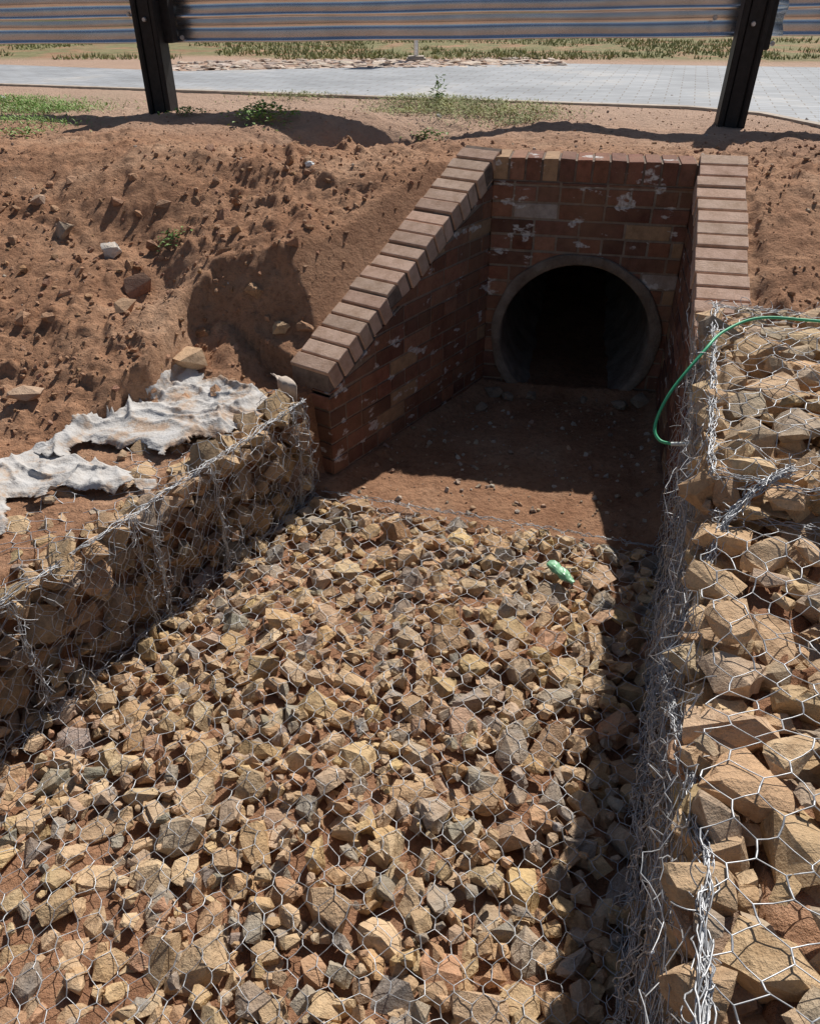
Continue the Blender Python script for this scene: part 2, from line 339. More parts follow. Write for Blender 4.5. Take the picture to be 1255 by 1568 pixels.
def hexnet(O,ea,eb,N,La,Lb,keep,bvh,W=.068,T=.024,H=.052,r=.0011,base=0,warp=.02,jit=.003,taut=2,lift=.0015,ph=0):
    O,ea,eb,N=[np.asarray(t,float) for t in (O,ea,eb,N)]
    ni=int(La/W)+3;nj=int(Lb/H)+3; i,j=np.meshgrid(np.arange(-1,ni),np.arange(-1,nj),indexing='ij')
    nj_=nj+1
    a=i*W+(j%2)*W/2; bA=j*H; bB=j*H+T
    def idn(i_,j_): return (i_+1)*nj_+(j_+1)
    NA=a.size
    ab=np.concatenate([np.stack([a.ravel(),bA.ravel()],1),np.stack([a.ravel(),bB.ravel()],1)])
    i=i.ravel();j=j.ravel()
    e=[];tw=[]
    e.append(np.stack([idn(i,j),idn(i,j)+NA],1)); tw.append(np.ones(len(i)))
    for off in (0,-1):
        i2=i+(j%2)+off; ok=(i2>=-1)&(i2<ni)&(j+1<nj)
        e.append(np.stack([idn(i,j)[ok]+NA,idn(i2[ok],j[ok]+1)],1)); tw.append(np.zeros(ok.sum()))
    e=np.concatenate(e);tw=np.concatenate(tw)
    ab2=ab.copy()
    for ax in (0,1): ab2[:,ax]+=warp*2*fbm(ab[:,0]+ph,ab[:,1]-ph,2.2,2,40+ax+ph)+rng.normal(0,jit,len(ab))
    mid=(ab2[e[:,0]]+ab2[e[:,1]])/2; allp=np.concatenate([ab2,mid])
    h=np.full(len(allp),np.nan); offs=[(0,0),(.014,0),(-.014,0),(0,.014),(0,-.014)]
    Nv=Vector(N); nab=len(ab2); kp=np.ones(len(allp),bool)
    for t in range(len(allp)):
        w=O+ea*allp[t,0]+eb*allp[t,1]
        if not keep(w): kp[t]=False; continue
        best=-9
        for ox,oy in (offs if t<nab else offs[:1]):
            ww=w+ea*ox+eb*oy+N*.25
            hit=bvh.ray_cast(Vector(ww),-Nv,.5)
            if hit[0] is not None: best=max(best,.25-hit[3])
        h[t]=best if best>-1 else base-.02
    hn=h[:nab].copy(); okn=kp[:nab]
    ek=okn[e[:,0]]&okn[e[:,1]]
    for _ in range(taut):
        sm=np.zeros(nab);ct=np.zeros(nab)
        ee=e[ek]; np.add.at(sm,ee[:,0],hn[ee[:,1]]);np.add.at(ct,ee[:,0],1);np.add.at(sm,ee[:,1],hn[ee[:,0]]);np.add.at(ct,ee[:,1],1)
        av=np.where(ct>0,sm/np.maximum(ct,1),hn); hn=np.where(ct>0,np.maximum(hn,av-.002),hn)
    hn+=rng.normal(0,.001,nab)+lift+r
    hm=h[nab:]; mh=np.maximum((hn[e[:,0]]+hn[e[:,1]])/2-.001,np.where(np.isnan(hm),-9,hm)+r+lift*.5)
    P3=O+ab2[:,:1]*ea+ab2[:,1:]*eb+hn[:,None]*N
    M3=O+mid[:,:1]*ea+mid[:,1:]*eb+mh[:,None]*N
    M3+=rng.normal(0,.0014,M3.shape)
    ee=e[ek]; m3=M3[ek]; rr=np.where(tw[ek]>0,r*1.6,r)
    return [(P3[ee[:,0]],m3,rr),(m3,P3[ee[:,1]],rr)]
def v3(p,z=0): return A(p[0],p[1],z)
Z3=A(0,0,1)
# ------------------------------------------------------------ gabion mattress
gm_=empty('gabion_mattress')
def inmat(w,m=.03):
    x,y=w[0],w[1]
    if y<-.35: return False
    if (x-M0[0])*mN[0]+(y-M0[1])*mN[1]>-m: return False
    if (x-PH[0])*nL[0]+(y-PH[1])*nL[1]>-m*.6: return False
    if (x-PE[0])*nR[0]+(y-PE[1])*nR[1]>-m*.6: return False
    return True
O=A(-2.6,-.4,0)
ms=fill(O,A(1,0,0),A(0,1,0),Z3,3.75,3.55,[(.10,.15,1100),(.06,.10,8000),(.036,.06,14000),(.020,.036,9000)],inmat,pack=.82,flat=(.5,.85),depth=.034,dj=.011,tilt=.45,lower=(.05,.10,2600),lo_off=.028)
stones('stones',ms,stone,gm_)
bv=bvh_of(ms)
seg=hexnet(O,A(1,0,0),A(0,1,0),Z3,3.75,3.55,lambda w:inmat(w,.0),bv,r=.0010,base=.02,warp=.035)
t=np.linspace(0,1,90)[:,None]; edge=np.concatenate([M0+(M1-M0)*t,np.full((90,1),.035)],1)
for k in range(3): seg.append(pl(edge+rng.normal(0,.006,edge.shape),.0016))
tubes('wire_mesh',seg,wire,gm_)
# ------------------------------------------------------------ left gabion
def boxmesh(name,corners,z0,z1,mat,parent):
    v=[(*c,z0) for c in corners]+[(*c,z1) for c in corners]
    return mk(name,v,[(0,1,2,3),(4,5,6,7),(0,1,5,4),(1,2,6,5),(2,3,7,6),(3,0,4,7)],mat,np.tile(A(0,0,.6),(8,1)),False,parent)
gl=empty('gabion_basket')
LL=2.9; hL=.50
dL3=v3(dL);nL3=v3(nL);dR3=v3(dR);nR3=v3(nR)
P0=PH+dL*.03
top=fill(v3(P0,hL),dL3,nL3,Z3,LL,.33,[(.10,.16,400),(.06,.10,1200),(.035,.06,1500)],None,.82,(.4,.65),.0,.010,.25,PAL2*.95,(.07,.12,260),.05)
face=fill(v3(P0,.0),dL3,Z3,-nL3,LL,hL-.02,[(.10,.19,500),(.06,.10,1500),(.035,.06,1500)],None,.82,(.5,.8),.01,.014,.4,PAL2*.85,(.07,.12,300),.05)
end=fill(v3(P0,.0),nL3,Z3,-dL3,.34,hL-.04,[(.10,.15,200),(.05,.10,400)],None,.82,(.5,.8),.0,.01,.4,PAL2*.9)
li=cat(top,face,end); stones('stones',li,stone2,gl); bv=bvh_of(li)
seg=hexnet(v3(P0,hL),dL3,nL3,Z3,LL,.30,lambda w:0<=(w[:2]-P0)@dL<=LL and -.02<=(w[:2]-P0)@nL<=.33,bv,base=0,warp=.03,lift=.004,r=.0011)
for k in range(2):
    seg+=hexnet(v3(P0,0),dL3,Z3,-nL3,LL,hL,lambda w:-.02<=w[2]<=hL+.03 and 0<=(w[:2]-P0)@dL<=LL,bv,base=0,warp=.05+.05*k,jit=.005,lift=.006+.022*k,ph=k*3.3,r=.0011)
def bundle(path,n,spread,r,spikes=0,sl=.05,outn=None):
    path=np.asarray(path,float); 
    L=np.concatenate([[0],np.cumsum(np.linalg.norm(np.diff(path,axis=0),axis=1))]); m=max(8,int(L[-1]/.012)); s=np.linspace(0,L[-1],m)
    c=np.stack([np.interp(s,L,path[:,i]) for i in range(3)],1); out=[]
    for k in range(n):
        o=np.zeros((m,3))
        for h_ in range(3):
            ph=rng.uniform(0,6.28,3); f=rng.uniform(8,34,3)*(1+h_*1.1)
            o+=np.stack([np.sin(s*f[i]+ph[i]) for i in range(3)],1)*spread*rng.uniform(.3,.9)/(1+h_*.9)
        out.append(pl(c+o+rng.normal(0,spread*.06,(m,3)),r*rng.uniform(.8,1.2)))
    for k in range(spikes):
        b0=c[rng.integers(0,m)]+rng.normal(0,spread*.6,3); d=rng.normal(size=3); 
        if outn is not None: d+=outn*.5
        d/=np.linalg.norm(d); l=rng.uniform(.3,1.2)*sl; ax=rng.normal(size=3); ax/=np.linalg.norm(ax); pts=[b0]; st=6
        for q_ in range(st):
            d=d+np.cross(ax,d)*rng.uniform(.1,.5); d/=np.linalg.norm(d); pts.append(pts[-1]+d*l/st)
        out.append(pl(pts,r*.9))
    return out
seg+=bundle([v3(P0,hL+.01)-nL3*.01,v3(P0+dL*LL,hL+.01)-nL3*.01],6,.012,.0013,90,.05,-nL3)
seg+=bundle([v3(P0,0.03)-nL3*.02,v3(P0+dL*LL,0.03)-nL3*.03],4,.012,.0014,60,.05,-nL3)
for s_ in (.03,.10,.62,.95,1.02,1.5): seg+=bundle([v3(P0+dL*s_,0)-nL3*.025,v3(P0+dL*s_,.25)-nL3*.045,v3(P0+dL*s_,hL)-nL3*.02],5,.014,.0013,30,.06,-nL3)
tubes('wire_mesh',seg,wire,gl)
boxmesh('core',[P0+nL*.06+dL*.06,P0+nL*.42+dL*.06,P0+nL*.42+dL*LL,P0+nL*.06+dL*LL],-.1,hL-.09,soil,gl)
# ------------------------------------------------------------ right gabion (two baskets)
def rbasket(name,s0,s1,hz,far_end,sz):
    e_=empty(name); Q0=PE+dR*s0; L=s1-s0; W_=1.05
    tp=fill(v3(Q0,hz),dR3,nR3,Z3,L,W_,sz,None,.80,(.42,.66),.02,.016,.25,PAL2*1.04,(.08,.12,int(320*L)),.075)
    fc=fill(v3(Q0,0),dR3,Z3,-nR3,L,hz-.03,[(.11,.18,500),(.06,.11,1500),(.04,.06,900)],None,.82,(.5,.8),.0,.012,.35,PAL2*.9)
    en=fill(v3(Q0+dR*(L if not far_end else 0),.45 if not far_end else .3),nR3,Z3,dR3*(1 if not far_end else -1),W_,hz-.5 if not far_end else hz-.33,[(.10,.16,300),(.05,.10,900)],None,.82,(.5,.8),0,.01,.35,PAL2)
    parts=[tp,fc,en]
    if far_end: parts.append(fill(v3(Q0+dR*L,.70),nR3,Z3,dR3,W_,hz-.74,[(.10,.16,300),(.05,.10,900)],None,.82,(.5,.8),0,.01,.35,PAL2))
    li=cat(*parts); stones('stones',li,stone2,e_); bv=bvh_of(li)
    inL=lambda w:-.0<=(w[:2]-Q0)@dR<=L
    seg=hexnet(v3(Q0,hz),nR3,dR3,Z3,W_,L,lambda w:inL(w) and -.02<=(w[:2]-Q0)@nR<=W_,bv,W=.074,T=.024,H=.054,r=.00115,base=.0,warp=.045,jit=.004,taut=4,lift=.004)
    for k in range(2):
        seg+=hexnet(v3(Q0,0),dR3,Z3,-nR3,L,hz,lambda w:inL(w) and -.02<=w[2]<=hz+.02,bv,base=0,warp=.05+.04*k,jit=.006,lift=.006+.03*k,ph=k*2.7+1,r=.0010)
    Q1=Q0+dR*L
    seg+=bundle([v3(Q0,hz+.01),v3(Q0+nR*W_,hz+.01)],5,.012,.0013,50,.05)
    if far_end: seg+=bundle([v3(Q1,hz+.01),v3(Q1+nR*W_,hz+.01)],6,.012,.0013,50,.05)
    seg+=bundle([v3(Q0,.03)-nR3*.02,v3(Q1,.03)-nR3*.02],4,.014,.0014,60,.05,-nR3)
    for t_ in np.arange(.1,L,.28): seg+=bundle([v3(Q0+dR*t_,0)-nR3*.03,v3(Q0+dR*(t_+.05),hz*.5)-nR3*.05,v3(Q0+dR*t_,hz)-nR3*.01],3,.02,.0012,10,.05,-nR3)
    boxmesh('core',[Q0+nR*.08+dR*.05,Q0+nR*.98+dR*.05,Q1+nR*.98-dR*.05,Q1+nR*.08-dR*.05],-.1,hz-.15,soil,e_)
    return e_,seg
e1,s1=rbasket('gabion_basket.001',-.42,.94,.93,True,[(.14,.20,300),(.10,.14,800),(.07,.10,1500),(.04,.06,900)])
s1+=bundle([v3(PE+dR*-.42,.95),v3(PE+dR*.94,.95)-nR3*.01],7,.012,.0014,70,.05,-nR3)
tubes('wire_mesh',s1,wire,e1)
e2,s2=rbasket('gabion_basket.002',.98,3.2,.84,False,[(.12,.165,500),(.09,.12,1200),(.06,.09,1800),(.035,.055,1200)])
bp=[(.98,1.72,.97),(.909,1.70,.95),(.794,1.628,.88),(.69,1.47,.76),(.60,1.328,.64),(.545,1.03,.74),(.47,.724,.84),(.385,.485,.87),(.25,.1,.87)]
s2+=bundle(bp,18,.014,.0014,170,.045,-nR3)
s2+=bundle([(.80,1.9,.80),(.71,1.6,.55),(.63,1.38,.45),(.575,1.1,.5),(.48,.8,.45),(.39,.5,.5)],8,.025,.0012,90,.05,-nR3)
s2+=bundle([(.76,1.8,.5),(.64,1.4,.25),(.53,1.0,.2),(.43,.7,.22),(.33,.4,.25)],6,.03,.0012,60,.05,-nR3)
tubes('wire_mesh',s2,wire,e2)
# ------------------------------------------------------------ brick headwall + wings
bh=empty('brick_culvert_headwall')
class Acc:
    def __init__(s): s.v=[];s.f=[];s.c=[];s.n=0
    def box(s,O,U,Nn,u0,u1,z0a,z1a,z1b,dep,c,pr=0,Up=A(0,0,1),z0b=None):
        z0b=z0a if z0b is None else z0b
        P=[O+U*u0+Up*z0a+Nn*pr,O+U*u1+Up*z0b+Nn*pr,O+U*u1+Up*z1b+Nn*pr,O+U*u0+Up*z1a+Nn*pr]
        s.v+=P+[p_-Nn*(dep+pr) for p_ in P]
        n=s.n; s.f+=[(n,n+1,n+2,n+3),(n+7,n+6,n+5,n+4),(n,n+4,n+5,n+1),(n+1,n+5,n+6,n+2),(n+2,n+6,n+7,n+3),(n+3,n+7,n+4,n)]
        s.c+=[c]*8; s.n+=8
    def make(s,name,mat,parent,bev=0):
        o=mk(name,np.array(s.v),s.f,mat,np.array(s.c),False,parent)
        if bev:
            m=o.modifiers.new('b','BEVEL'); m.width=bev; m.segments=2; m.limit_method='ANGLE'
        return o
BP=np.array([(.25,.105,.066),(.20,.085,.058),(.29,.13,.08),(.15,.068,.05),(.26,.12,.085),(.22,.11,.075),(.31,.155,.10)])
MC=A(.28,.225,.18)
def bcol():
    c=BP[random.randrange(len(BP))]*random.uniform(.7,1.2)
    r_=random.random()
    if r_<.07: c=A(.42,.27,.16)
    elif r_<.085: c=A(.44,.38,.34)
    return c
def brickwall(name,O,U,Nn,L,topf,hole=None,side=None):
    B=Acc();Bh=Acc();Mo=Acc(); ch=.083; k=0; z=-.10
    while z<1.4:
        u=-(.115 if k%2 else 0.0); header=(k%3==2)
        while u<L:
            bl=.106 if header else .222
            u0=max(u,0.0);u1=min(u+bl,L)
            if u1-u0>.012:
                t0=topf(u0);t1=topf(u1)
                if max(t0,t1)>z+.008:
                    hb=.071+random.uniform(-.002,.002)
                    a1=max(min(z+hb,t0),z+.001);b1=max(min(z+hb,t1),z+.001)
                    cc_=bcol(); pr=random.uniform(-.002,.003)
                    if hole and (math.hypot(max(0,max(u0-hole[0],hole[0]-u1)),max(0,max(z-hole[1],hole[1]-z-.073)))<hole[2]):
                        nn=max(1,int((u1-u0)/.012)); st=(u1-u0)/nn
                        for i in range(nn):
                            a=u0+i*st; m_=a+st/2-hole[0]
                            if abs(m_)>=hole[2]: Bh.box(O,U,Nn,a,a+st,z,a1,a1,.1,cc_,pr)
                            else:
                                h_=math.sqrt(hole[2]**2-m_**2); lo,hi=hole[1]-h_,hole[1]+h_
                                if a1>hi: Bh.box(O,U,Nn,a,a+st,max(z,hi),a1,a1,.1,cc_,pr)
                                if z<lo: Bh.box(O,U,Nn,a,a+st,z,min(a1,lo),min(a1,lo),.1,cc_,pr)
                    else: B.box(O,U,Nn,u0+random.uniform(-.001,.001)*(u0>0),u1,z+random.uniform(-.0015,.0015),a1,b1,.1,cc_,pr)
            u+=bl+.012
        z+=ch;k+=1
    nn=int(L/.012) if hole else 12; st=(L-.006)/nn
    for i in range(nn):
        a=.003+i*st; b_=a+st
        if hole:
            m_=(a+b_)/2-hole[0]
            if abs(m_)<hole[2]:
                h_=math.sqrt(hole[2]**2-m_**2); 
                Mo.box(O,U,Nn,a,b_,hole[1]+h_,topf(a),topf(b_),.215,MC,-.004)
                if hole[1]-h_>-.15: Mo.box(O,U,Nn,a,b_,-.15,hole[1]-h_,hole[1]-h_,.215,MC,-.004)
                continue
        Mo.box(O,U,Nn,a,b_,-.15,topf(a),topf(b_),.215,MC,-.004)
    B.make(name+'_bricks',brick,bh,.0035)
    if Bh.n: Bh.make(name+'_cut_bricks',brick,bh)
    Mo.make(name+'_mortar',mortar,bh)
capd=.106
U1=v3(E1);N1=-v3(E2)
brickwall('headwall',v3(PA)-U1*.0,U1,N1,1.0,lambda u:1.27-capd-.008,hole=(.5,.34,.45))
Ul=v3(PA-PB); Ll=np.linalg.norm(Ul); Ul/=Ll; Nl=A(Ul[1],-Ul[0],0)
sl=(1.27-.58)/Ll
brickwall('left_wing',v3(PB),Ul,Nl,Ll,lambda u:.58+sl*u-(capd+.008)*math.sqrt(1+sl*sl))
brickwall('left_wing_end',v3(PB)-Nl*.222-Ul*.001,Nl,-Ul,.215,lambda u:.58-(capd+.012))
Ur=v3(PD-PE); Lr=np.linalg.norm(Ur); Ur/=Lr; Nr=A(-Ur[1],Ur[0],0); sr=(1.27-.56)/Lr
brickwall('right_wing',v3(PE),Ur,Nr,Lr,lambda u:.56+sr*u-(capd+.008)*math.sqrt(1+sr*sr))
caps=Acc()
def capc(): return A(.60,.42,.32)*random.uniform(.82,1.1)+A(random.uniform(-.02,.03),0,0)
def capline(Pt,U,Nn,sl_,L,ext):
    c_=math.cos(math.atan(sl_)); s_=math.sin(math.atan(sl_))
    T=U*c_+A(0,0,s_); Up=A(0,0,c_)-U*s_; tot=L/c_; n=int((tot+ext)/.084); 
    for i in range(n):
        u0=i*.084; j=random.uniform(-.004,.004); w=random.uniform(-.006,.009)
        caps.box(Pt+Nn*w,T,Nn,u0+random.uniform(-.002,.002),u0+.071+random.uniform(-.003,.002),-capd+j,j,j+random.uniform(-.002,.002),.222,capc(),0,Up)
capline(v3(PB,.58),Ul,Nl,sl,Ll,.10)
capline(v3(PE,.56),Ur,Nr,sr,Lr,.10)
cap2=Acc()
for i in range(12):
    u0=.0+i*.0835; cap2.box(v3(PA,0),U1,N1,u0,u0+.0725,1.27-capd,1.27+random.uniform(-.003,.003),1.27,.222,bcol()*1.05,random.uniform(0,.004))
capm=Acc()
for (Pt,U,Nn,s_,L) in ((v3(PB,.58),Ul,Nl,sl,Ll),(v3(PE,.56),Ur,Nr,sr,Lr)):
    capm.box(Pt-Nn*.004,U,Nn,.006,L+.08,-capd,-.014,-.014+s_*(L+.074),.214,(1,1,1),0,A(0,0,1),-capd+s_*(L+.074))
capm.box(v3(PA,0)-N1*.005,U1,N1,0,1,1.27-capd-.01,1.262,1.262,.212,(1,1,1))
caps.make('wing_coping',capbrick,bh,.004); cap2.make('headwall_coping',brick,bh,.003); capm.make('coping_mortar',simple('dark_mortar',(.20,.15,.12),.95,0,.4,30),bh)
cs=math.cos(math.atan(sl)); sn=math.sin(math.atan(sl)); Tl=Ul*cs+A(0,0,sn); Upl=A(0,0,cs)-Ul*sn
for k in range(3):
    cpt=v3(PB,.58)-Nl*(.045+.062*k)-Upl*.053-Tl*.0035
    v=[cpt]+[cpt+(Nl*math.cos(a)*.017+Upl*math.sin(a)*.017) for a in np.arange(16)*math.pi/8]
    mk('hole_shade_disc',v,[(0,1+i,1+(i+1)%16) for i in range(16)],holem,None,False,bh)  # flat dark disc on the brick face, painted as a shaded hole
# concrete pipe
pc=v3(C0,.34); n=64; an=np.arange(n)*2*math.pi/n
prof=[(.468,-.30),(.468,.014),(.462,.018),(.418,.018),(.410,.010),(.408,-.2),(.408,-6.0),(.0,-6.0)]
v=[];f=[]
for k,(r_,d_) in enumerate(prof):
    for a in an:
        rr=r_*(1+(.012*math.sin(a*3+1)+.008*math.sin(a*11)) *(1 if k in(1,2) else 0))
        v.append(pc+U1*math.cos(a)*rr+Z3*math.sin(a)*rr+N1*(d_+(.004*math.sin(a*7) if k in (1,2,3) else 0)))
for k in range(len(prof)-1):
    for i in range(n): f.append((k*n+i,k*n+(i+1)%n,(k+1)*n+(i+1)%n,(k+1)*n+i))
mk('concrete_pipe',v,f,conc,None,True)
us=np.linspace(-.37,.37,40); qs=np.linspace(-.02,5.9,160); UU,QQ=np.meshgrid(us,qs)
px=C0[0]+UU*E1[0]+QQ*E2[0]; py=C0[1]+UU*E1[1]+QQ*E2[1]
pz=.005+.03*fbm(px,py,4,3,2)+.02*fbm(px,py,15,2,5)
I=(np.arange(159)[:,None]*40+np.arange(39)[None]).ravel()
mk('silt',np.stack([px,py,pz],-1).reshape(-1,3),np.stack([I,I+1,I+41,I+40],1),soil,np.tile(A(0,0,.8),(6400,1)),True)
# ------------------------------------------------------------ guardrail
gr=empty('guardrail'); G0=A(-1.76,6.26); GD=A(.985,-.175); GD/=np.linalg.norm(GD); GN=A(-GD[1],GD[0])
ctl=[(0,0),(.004,.012),(.02,.028),(.075,.06),(.083,.075),(.083,.098),(.075,.113),(.018,.142),(.012,.155),(.018,.168),(.075,.197),(.083,.212),(.083,.235),(.075,.25),(.02,.282),(.004,.298),(0,.31)]
def rail(s0,s1,off,name):
    st=np.linspace(s0,s1,int((s1-s0)/.2)+2); v=[];f=[];m=len(ctl)
    for s_ in st:
        zz=1.655+.018*s_; wob=.006*math.sin(s_*2.1)
        for dpt,h_ in ctl:
            p_=G0+GD*s_+GN*(off+dpt+wob); v.append((p_[0],p_[1],zz+h_+.002*math.sin(s_*5+h_*20)))
    for i in range(len(st)-1):
        for k in range(m-1): f.append((i*m+k,i*m+k+1,(i+1)*m+k+1,(i+1)*m+k))
    o=mk(name,v,f,railm,None,True,gr); md=o.modifiers.new('s','SOLIDIFY'); md.thickness=.003; return o
rail(-12,-3.6,.105,'rail_a');rail(-3.85,.16,.109,'rail_b');rail(-.06,4.1,.105,'rail_c');rail(3.78,14,.109,'rail_d')
def bmbox(name,c,sx,sy,sz,rotz,mat,parent,bev=.01,lean=(0,0)):
    bm=bmesh.new(); bmesh.ops.create_cube(bm,size=1)
    for v_ in bm.verts:
        v_.co=Vector((v_.co.x*sx,v_.co.y*sy,v_.co.z*sz)); v_.co.x+=lean[0]*v_.co.z; v_.co.y+=lean[1]*v_.co.z
    bmesh.ops.bevel(bm,geom=bm.edges[:],offset=bev,segments=3,affect='EDGES')
    bmesh.ops.transform(bm,matrix=Matrix.Translation(Vector(c))@Matrix.Rotation(rotz,4,'Z'),verts=bm.verts)
    me=bpy.data.meshes.new(name);bm.to_mesh(me);bm.free();me.materials.append(mat)
    o=bpy.data.objects.new(name,me);col.objects.link(o);o.parent=parent;return o
rz=math.atan2(GD[1],GD[0])
for s_ in (-11.64,-7.76,-3.88,0,3.88,7.76,11.64):
    p_=G0+GD*s_; ln=(.03 if s_>1 else -.01,0)
    bmbox('post_web',(p_[0],p_[1],1.50),.10,.13,1.15,rz,postm,gr,.012,ln)
    for sg in (-1,1):
        pp=p_+GD*sg*.066-GN*.006; bmbox('post_flange',(pp[0],pp[1],1.498),.036,.15,1.15,rz,postm,gr,.008,ln)
    pb=p_+GD*.10+GN*.06; bmbox('spacer_block',(pb[0],pb[1],1.83),.075,.10,.34,rz,postm,gr,.006)
    for (a,h_) in ((.0,.13),(.17,.02),(.17,.26),(-.2,.155)):
        pb=p_+GD*a+GN*(-.082 if a==0 else .10)
        bm=bmesh.new(); bmesh.ops.create_cone(bm,cap_ends=True,segments=8,radius1=.015,radius2=.012,depth=.016)
        bmesh.ops.transform(bm,matrix=Matrix.Translation((pb[0],pb[1],1.67+h_))@Matrix.Rotation(rz,4,'Z')@Matrix.Rotation(math.pi/2,4,'X'),verts=bm.verts)
        me=bpy.data.meshes.new('bolt');bm.to_mesh(me);bm.free();me.materials.append(wire);o=bpy.data.objects.new('bolt',me);col.objects.link(o);o.parent=gr
sp=empty('marker_post')
tubes('pole',[pl([(.07,10.4,1.1),(.07,10.4,2.6)],.03)],railm,sp,10)
bmbox('plate',(.07,10.36,2.5),.30,.01,.34,0,simple('plate_white',(.7,.7,.68),.5),sp,.004)
bmbox('footing',(.07,10.4,1.26),.22,.22,.10,0,kerbm,sp,.02)
# ------------------------------------------------------------ scattered stones and clods
def scatter(n,reg,dmin,dmax,pal,sink=.3,power=2.5,avoid=True,flat=(.6,.95),clump=0):
    x=rng.uniform(reg[0],reg[1],n);y=rng.uniform(reg[2],reg[3],n)
    d=dmin+(dmax-dmin)*rng.uniform(0,1,n)**power
    if avoid:
        pd=polyd(x,y); ok=(pd>.26)&~((np.abs((x-PE[0])*nR[0]+(y-PE[1])*nR[1]-.5)<.6)&(y<3.0))
        wl=(x-PH[0])*nL[0]+(y-PH[1])*nL[1]; ok&=~((wl<.4)&(y<3.1)&(x<0))
        if clump: ok&=fbm(x,y,1.1,2,33)+.16*sstep(-1.2,-1.9,x)+rng.normal(0,.05,n)>clump
        x,y,d=x[ok],y[ok],d[ok]
    z=gz(x,y); n=len(x); th=rng.uniform(*flat,n)
    scl=np.stack([d*rng.uniform(.9,1.3,n),d*rng.uniform(.7,1,n),d*th],1)
    return [np.stack([x,y,z+scl[:,2]*(.5-sink)],1),scl,rots(n,Z3,.4),rng.integers(0,len(VARS),n),colours(n,pal)]
SOILP=np.array([(.46,.265,.16),(.50,.295,.18),(.42,.235,.14)])
cl=cat(scatter(9000,(-3.4,2.8,2.6,5.0),.006,.034,SOILP,.45,4,clump=-.02),scatter(5000,(-3.4,2.8,2.6,6.4),.005,.016,SOILP,.38,3),scatter(260,(-2.6,-.4,3.0,4.6),.02,.085,SOILP,.5,3.0))
stones('soil_clods',cl,stone_mat('clod',.95,40,(.48,.28,.17)))
PALW=np.array([(.5,.40,.30),(.50,.34,.23),(.38,.29,.23),(.56,.50,.43)])
ps=scatter(700,(-3.4,2.8,2.6,7.0),.006,.026,PALW,.3,4)
fl=scatter(600,(-.4,1.3,2.7,4.1),.006,.035,PALW,.3,3,avoid=False); 
k=(polyd(fl[0][:,0],fl[0][:,1])<-.02)&(((fl[0][:,0]-M0[0])*mN[0]+(fl[0][:,1]-M0[1])*mN[1])>0); fl=[a[k] for a in fl]
stones('pebbles',cat(ps,fl),stone2)
def single(name,x,y,s,colr,rot,var,mat=stone2,dz=.0):
    z=float(gz(A(x),A(y))[0]); v,f=VARS[var][1]
    M=np.array(Matrix.Rotation(rot,3,'Z')@Matrix.Rotation(.2,3,'X'))
    return mk(name,(v*A(*s))@M.T+A(x,y,z+s[2]*.3+dz),f,mat,np.tile(A(*colr),(len(v),1)))
single('rock',-1.02,3.34,(.23,.15,.11),(.60,.41,.26),-.45,3)
single('rock',-1.30,3.72,(.15,.12,.12),(.30,.17,.12),.5,7)
single('rock',-1.75,4.10,(.14,.10,.09),(.42,.33,.25),.9,9)
single('rock',-1.47,3.92,(.10,.09,.09),(.62,.60,.57),.2,12)
single('rock',-1.60,2.98,(.16,.09,.05),(.54,.38,.27),.2,14)
single('rock',-1.30,3.50,(.12,.09,.07),(.50,.32,.20),.8,5)
single('rock',-.60,3.48,(.10,.07,.06),(.52,.36,.22),.3,17)
single('rock',-1.95,4.32,(.09,.07,.05),(.50,.36,.27),.3,21)
for (a,b_,s_) in ((-.42,-.10,.11),(-.33,-.14,.08),(-.20,-.12,.07),(.30,-.15,.08),(-.46,-.30,.07),(.42,-.1,.1),(.1,-.1,.05)):
    w=C0+E1*a+E2*b_; single('rubble_stone',w[0],w[1],(s_*1.2,s_,s_*.7),(.33,.26,.20),random.uniform(0,3),random.randrange(36))
sp_=fill(A(-2.6,9.15,1.262),A(1,0.12,0),A(0,1,0),Z3,4.3,1.1,[(.10,.2,1500),(.06,.10,2500)],None,.85,(.15,.3),.014,.005,.06,np.array([(.66,.54,.46),(.60,.49,.41),(.70,.60,.52),(.56,.45,.38)]))
stones('stone_pitching',sp_,stone2)
